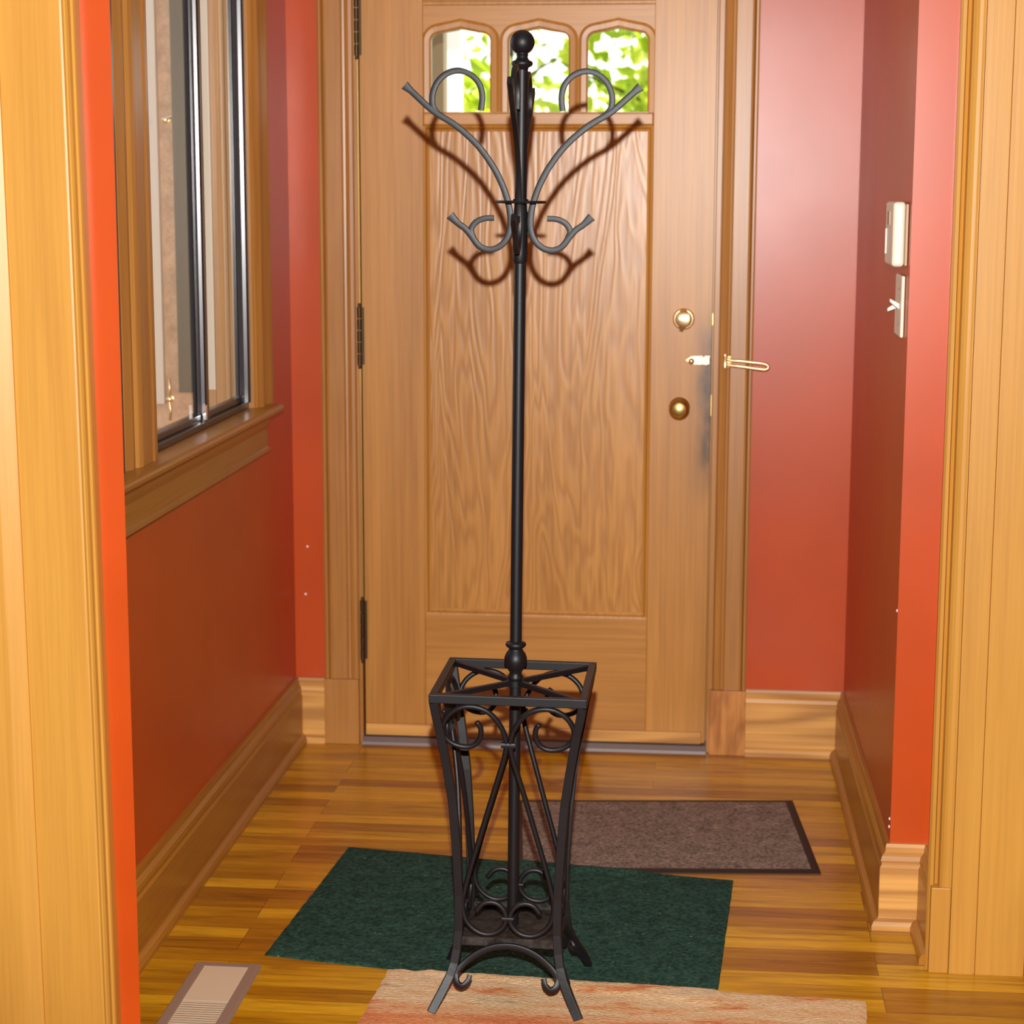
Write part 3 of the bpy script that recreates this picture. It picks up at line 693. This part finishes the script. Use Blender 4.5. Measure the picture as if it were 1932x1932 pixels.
# ---------------------------------------------------------------- floor vent
v = empty('floor_vent', (0, 0, 0), (0, 0, 0), 'taupe metal floor register with beige louvres by the left wall', 'floor vent')
x0, x1, y0, y1 = -.062, .069, -1.895, -1.559
bm = bmesh.new(); fw_ = .022; zt = .006
ring = lambda e, z: [(x0+e, y0+e, z), (x1-e, y0+e, z), (x1-e, y1-e, z), (x0+e, y1-e, z)]
rs = [[bm.verts.new(p) for p in ring(e, z)] for e, z in ((0, .0003), (.004, zt), (fw_, zt), (fw_+.001, .0015))]
for r0, r1 in zip(rs, rs[1:]):
    for i in range(4): bm.faces.new((r0[i], r0[(i+1) % 4], r1[(i+1) % 4], r1[i]))
link('frame', bm, M['vent_frame'], v, bevel=.0008)
link('duct_shade', B((x0+fw_, y0+fw_, .0004), (x1-fw_, y1-fw_, .0012)), M['dark'], v)  # flat dark sheet standing in for the shade below the louvres
stp = .0066; yy = y1-fw_; i = 0
while yy-stp > y0+fw_:
    near = i >= 24
    ya = yy-stp*.5; yy -= stp*(1.45 if near else 1); i += 1
    bm = bmesh.new()
    if near: za, zb_ = .0040, .0036; a, b_ = ya+stp*.30, ya-stp*.42
    else: za, zb_ = .0049, .0042; a, b_ = ya+stp*.47, ya-stp*.44
    sec_ = ((a, za), (b_, zb_), (b_, zb_-.0009), (a, za-.0009))
    prism(bm, [(x0+fw_+.0005, y_, z_) for y_, z_ in sec_], [(x1-fw_-.0005, y_, z_) for y_, z_ in sec_])
    link('louvre', bm, M['vent_fin'], v)

# ---------------------------------------------------------------- thermostat and switch on the right wall
def on_wall(y): return XR+(XRC-XR)*(y/YC)
t = empty('thermostat', (on_wall(-1.09), -1.09, 1.395), (0, 0, 0), 'boxy ivory thermostat on the right red wall above the light switch', 'thermostat')
bm = bmesh.new(); box(bm, (-.006, -.088, -.060), (-.0003, .088, .060)); link('base', bm, M['plastic_dim'], t, bevel=.002)
bm = bmesh.new(); box(bm, (-.030, -.083, -.062), (-.006, .080, .064)); link('cover', bm, M['plastic'], t, bevel=.007, seg=3)
bm = bmesh.new(); box(bm, (-.0315, -.02, .018), (-.0299, .03, .045)); link('display', bm, M['plastic_dim'], t, label='small beige display window')
bm = bmesh.new(); box(bm, (-.0325, .045, -.04), (-.0299, .055, .01)); link('lever', bm, M['plastic'], t)
s_ = empty('light_switch', (on_wall(-1.09), -1.09, 1.253), (0, 0, 0), 'ivory light switch plate with toggles below the thermostat', 'light switch')
bm = bmesh.new(); box(bm, (-.0075, -.062, -.060), (-.0003, .062, .062)); link('cover_plate', bm, M['plastic'], s_, bevel=.003)
for yy, ang in ((-.022, 1), (.024, -1)):
    bm = bmesh.new(); prism(bm, [(-.0075, yy-.006, -.006), (-.0075, yy-.006, .006), (-.026, yy-.0045, .0045+ang*.011), (-.026, yy-.0045, -.002+ang*.011)], [(-.0075, yy+.006, -.006), (-.0075, yy+.006, .006), (-.026, yy+.0045, .0045+ang*.011), (-.026, yy+.0045, -.002+ang*.011)])
    link('toggle', bm, M['plastic'], s_, bevel=.001)
for yy, zz in ((-.022, .035), (-.022, -.035)):
    bm = bmesh.new(); lathe(bm, [(.003, 0), (.003, -.001), (0, -.0015)], (-.0076, yy, zz), 'x', 10); link('screw', bm, M['steel'], s_)

# small anchors in the paint
for i, (x, z, lab) in enumerate(((-.151, .535, 'white wall anchor in the narrow red wall left of the door, the upper one'), (-.158, .405, 'white wall anchor in the narrow red wall left of the door, the lower one'))):
    bm = bmesh.new(); lathe(bm, [(.0035, 0), (.0030, -.0022), (.001, -.0028), (0, -.0015)], (0, 0, 0), 'y', 12)
    o = link('wall_anchor', bm, M['paste'], smooth=True); o.location = (x, -.0001, z)
    o['label'] = lab; o['category'] = 'wall anchor'; o['group'] = 'wall anchors left of the door'
for i, (z, lab) in enumerate(((.222, 'upper of two white filler dots on the right wall corner above the baseboard'), (.204, 'lower of two white filler dots on the right wall corner above the baseboard'))):
    bm = bmesh.new(); lathe(bm, [(.0035, 0), (.0028, -.0020), (0, -.0028)], (0, 0, 0), 'x', 12)
    o = link('filler_dot', bm, M['paste'], smooth=True); o.location = (XRC-.0002, YC+.012+.004*i, z)
    o['label'] = lab; o['category'] = 'filler dot'; o['group'] = 'filler dots on the right corner'

bm = bmesh.new(); lathe(bm, [(.0035, 0), (.0028, -.0020), (0, -.0028)], (0, 0, 0), 'x', 12)
o = link('filler_dot', bm, M['paste'], smooth=True); o.location = (XRC-.0002, YC+.006, .655)
o['label'] = 'lone white filler dot halfway up the right red wall corner'; o['category'] = 'filler dot'

# ---------------------------------------------------------------- outside, seen through the door panes
o = struct('ground', B((-30, .16, -.5), (30, 60, -.3)), M['greenext'])
col = empty('porch_column', (.003, 1.9, -.3), (0, 0, 0), 'square cream porch column behind the left arched pane', 'column')
link('shaft', B((-.030, -.03, .12), (.030, .03, 3.2)), M['white_ext'], col, bevel=.004)
link('column_base', B((-.05, -.05, 0), (.05, .05, .12)), M['white_ext'], col, bevel=.006)
o = link('porch_wall', B((-1.6, .9, -.3), (.10, .98, 2.9)), M['siding']); o['kind'] = 'structure'
def tree(loc, h, rad, nleaf, leaf, lab, seed, flat=.7):
    random.seed(seed)
    t = empty('tree', loc, (0, 0, 0), lab, 'tree', 'trees outside the front door')
    bm = bmesh.new(); tube(bm, [(0, 0, 0), (.08, 0, h*.3), (-.05, .05, h*.6), (.05, 0, h*.9)], .12, 10, scale=lambda q: 1-.7*q)
    br = []
    for k in range(9):
        a = k*2.4; z = h*(.35+.06*k); e = Vector((math.cos(a)*rad*.8, math.sin(a)*rad*.8, z+rad*.35)); br.append(e)
        tube(bm, [(0, 0, z), tuple(e*.5+Vector((0, 0, z*.5))), tuple(e)], .018, 6, scale=lambda q: 1-.8*q)
    link('trunk', bm, M['bark'], t, smooth=True)
    bm = bmesh.new()
    clumps = [Vector((random.gauss(0, rad*.55), random.gauss(0, rad*.45), h*.62+random.gauss(0, h*.24))) for _ in range(60)]
    for i in range(nleaf):
        c = random.choice(clumps); p = c+Vector([random.gauss(0, rad*.13) for _ in range(3)])
        d1 = Vector([random.gauss(0, 1) for _ in range(3)]).normalized(); d2 = d1.cross(Vector([random.gauss(0, 1) for _ in range(3)])).normalized()
        l = leaf*random.uniform(.7, 1.3); dn = d1.cross(d2)*l*.12
        vs = [bm.verts.new(q) for q in (p, p+d1*l*.35+d2*l*.28+dn, p+d1*l*.8+d2*l*.2+dn, p+d1*l*1.15, p+d1*l*.8-d2*l*.2+dn, p+d1*l*.35-d2*l*.28+dn)]
        bm.faces.new((vs[0], vs[1], vs[2], vs[3])); bm.faces.new((vs[0], vs[3], vs[4], vs[5]))
    link('foliage', bm, M['leaf'], t)
tree((.75, 7.2, -.3), 3.7, 1.05, 4600, .11, 'sunlit yellow-green leafy tree behind the right arched pane', 3)
tree((-.75, 11.5, -.3), 4.0, 1.3, 1500, .12, 'sparse pale tree behind the left arched pane', 5)
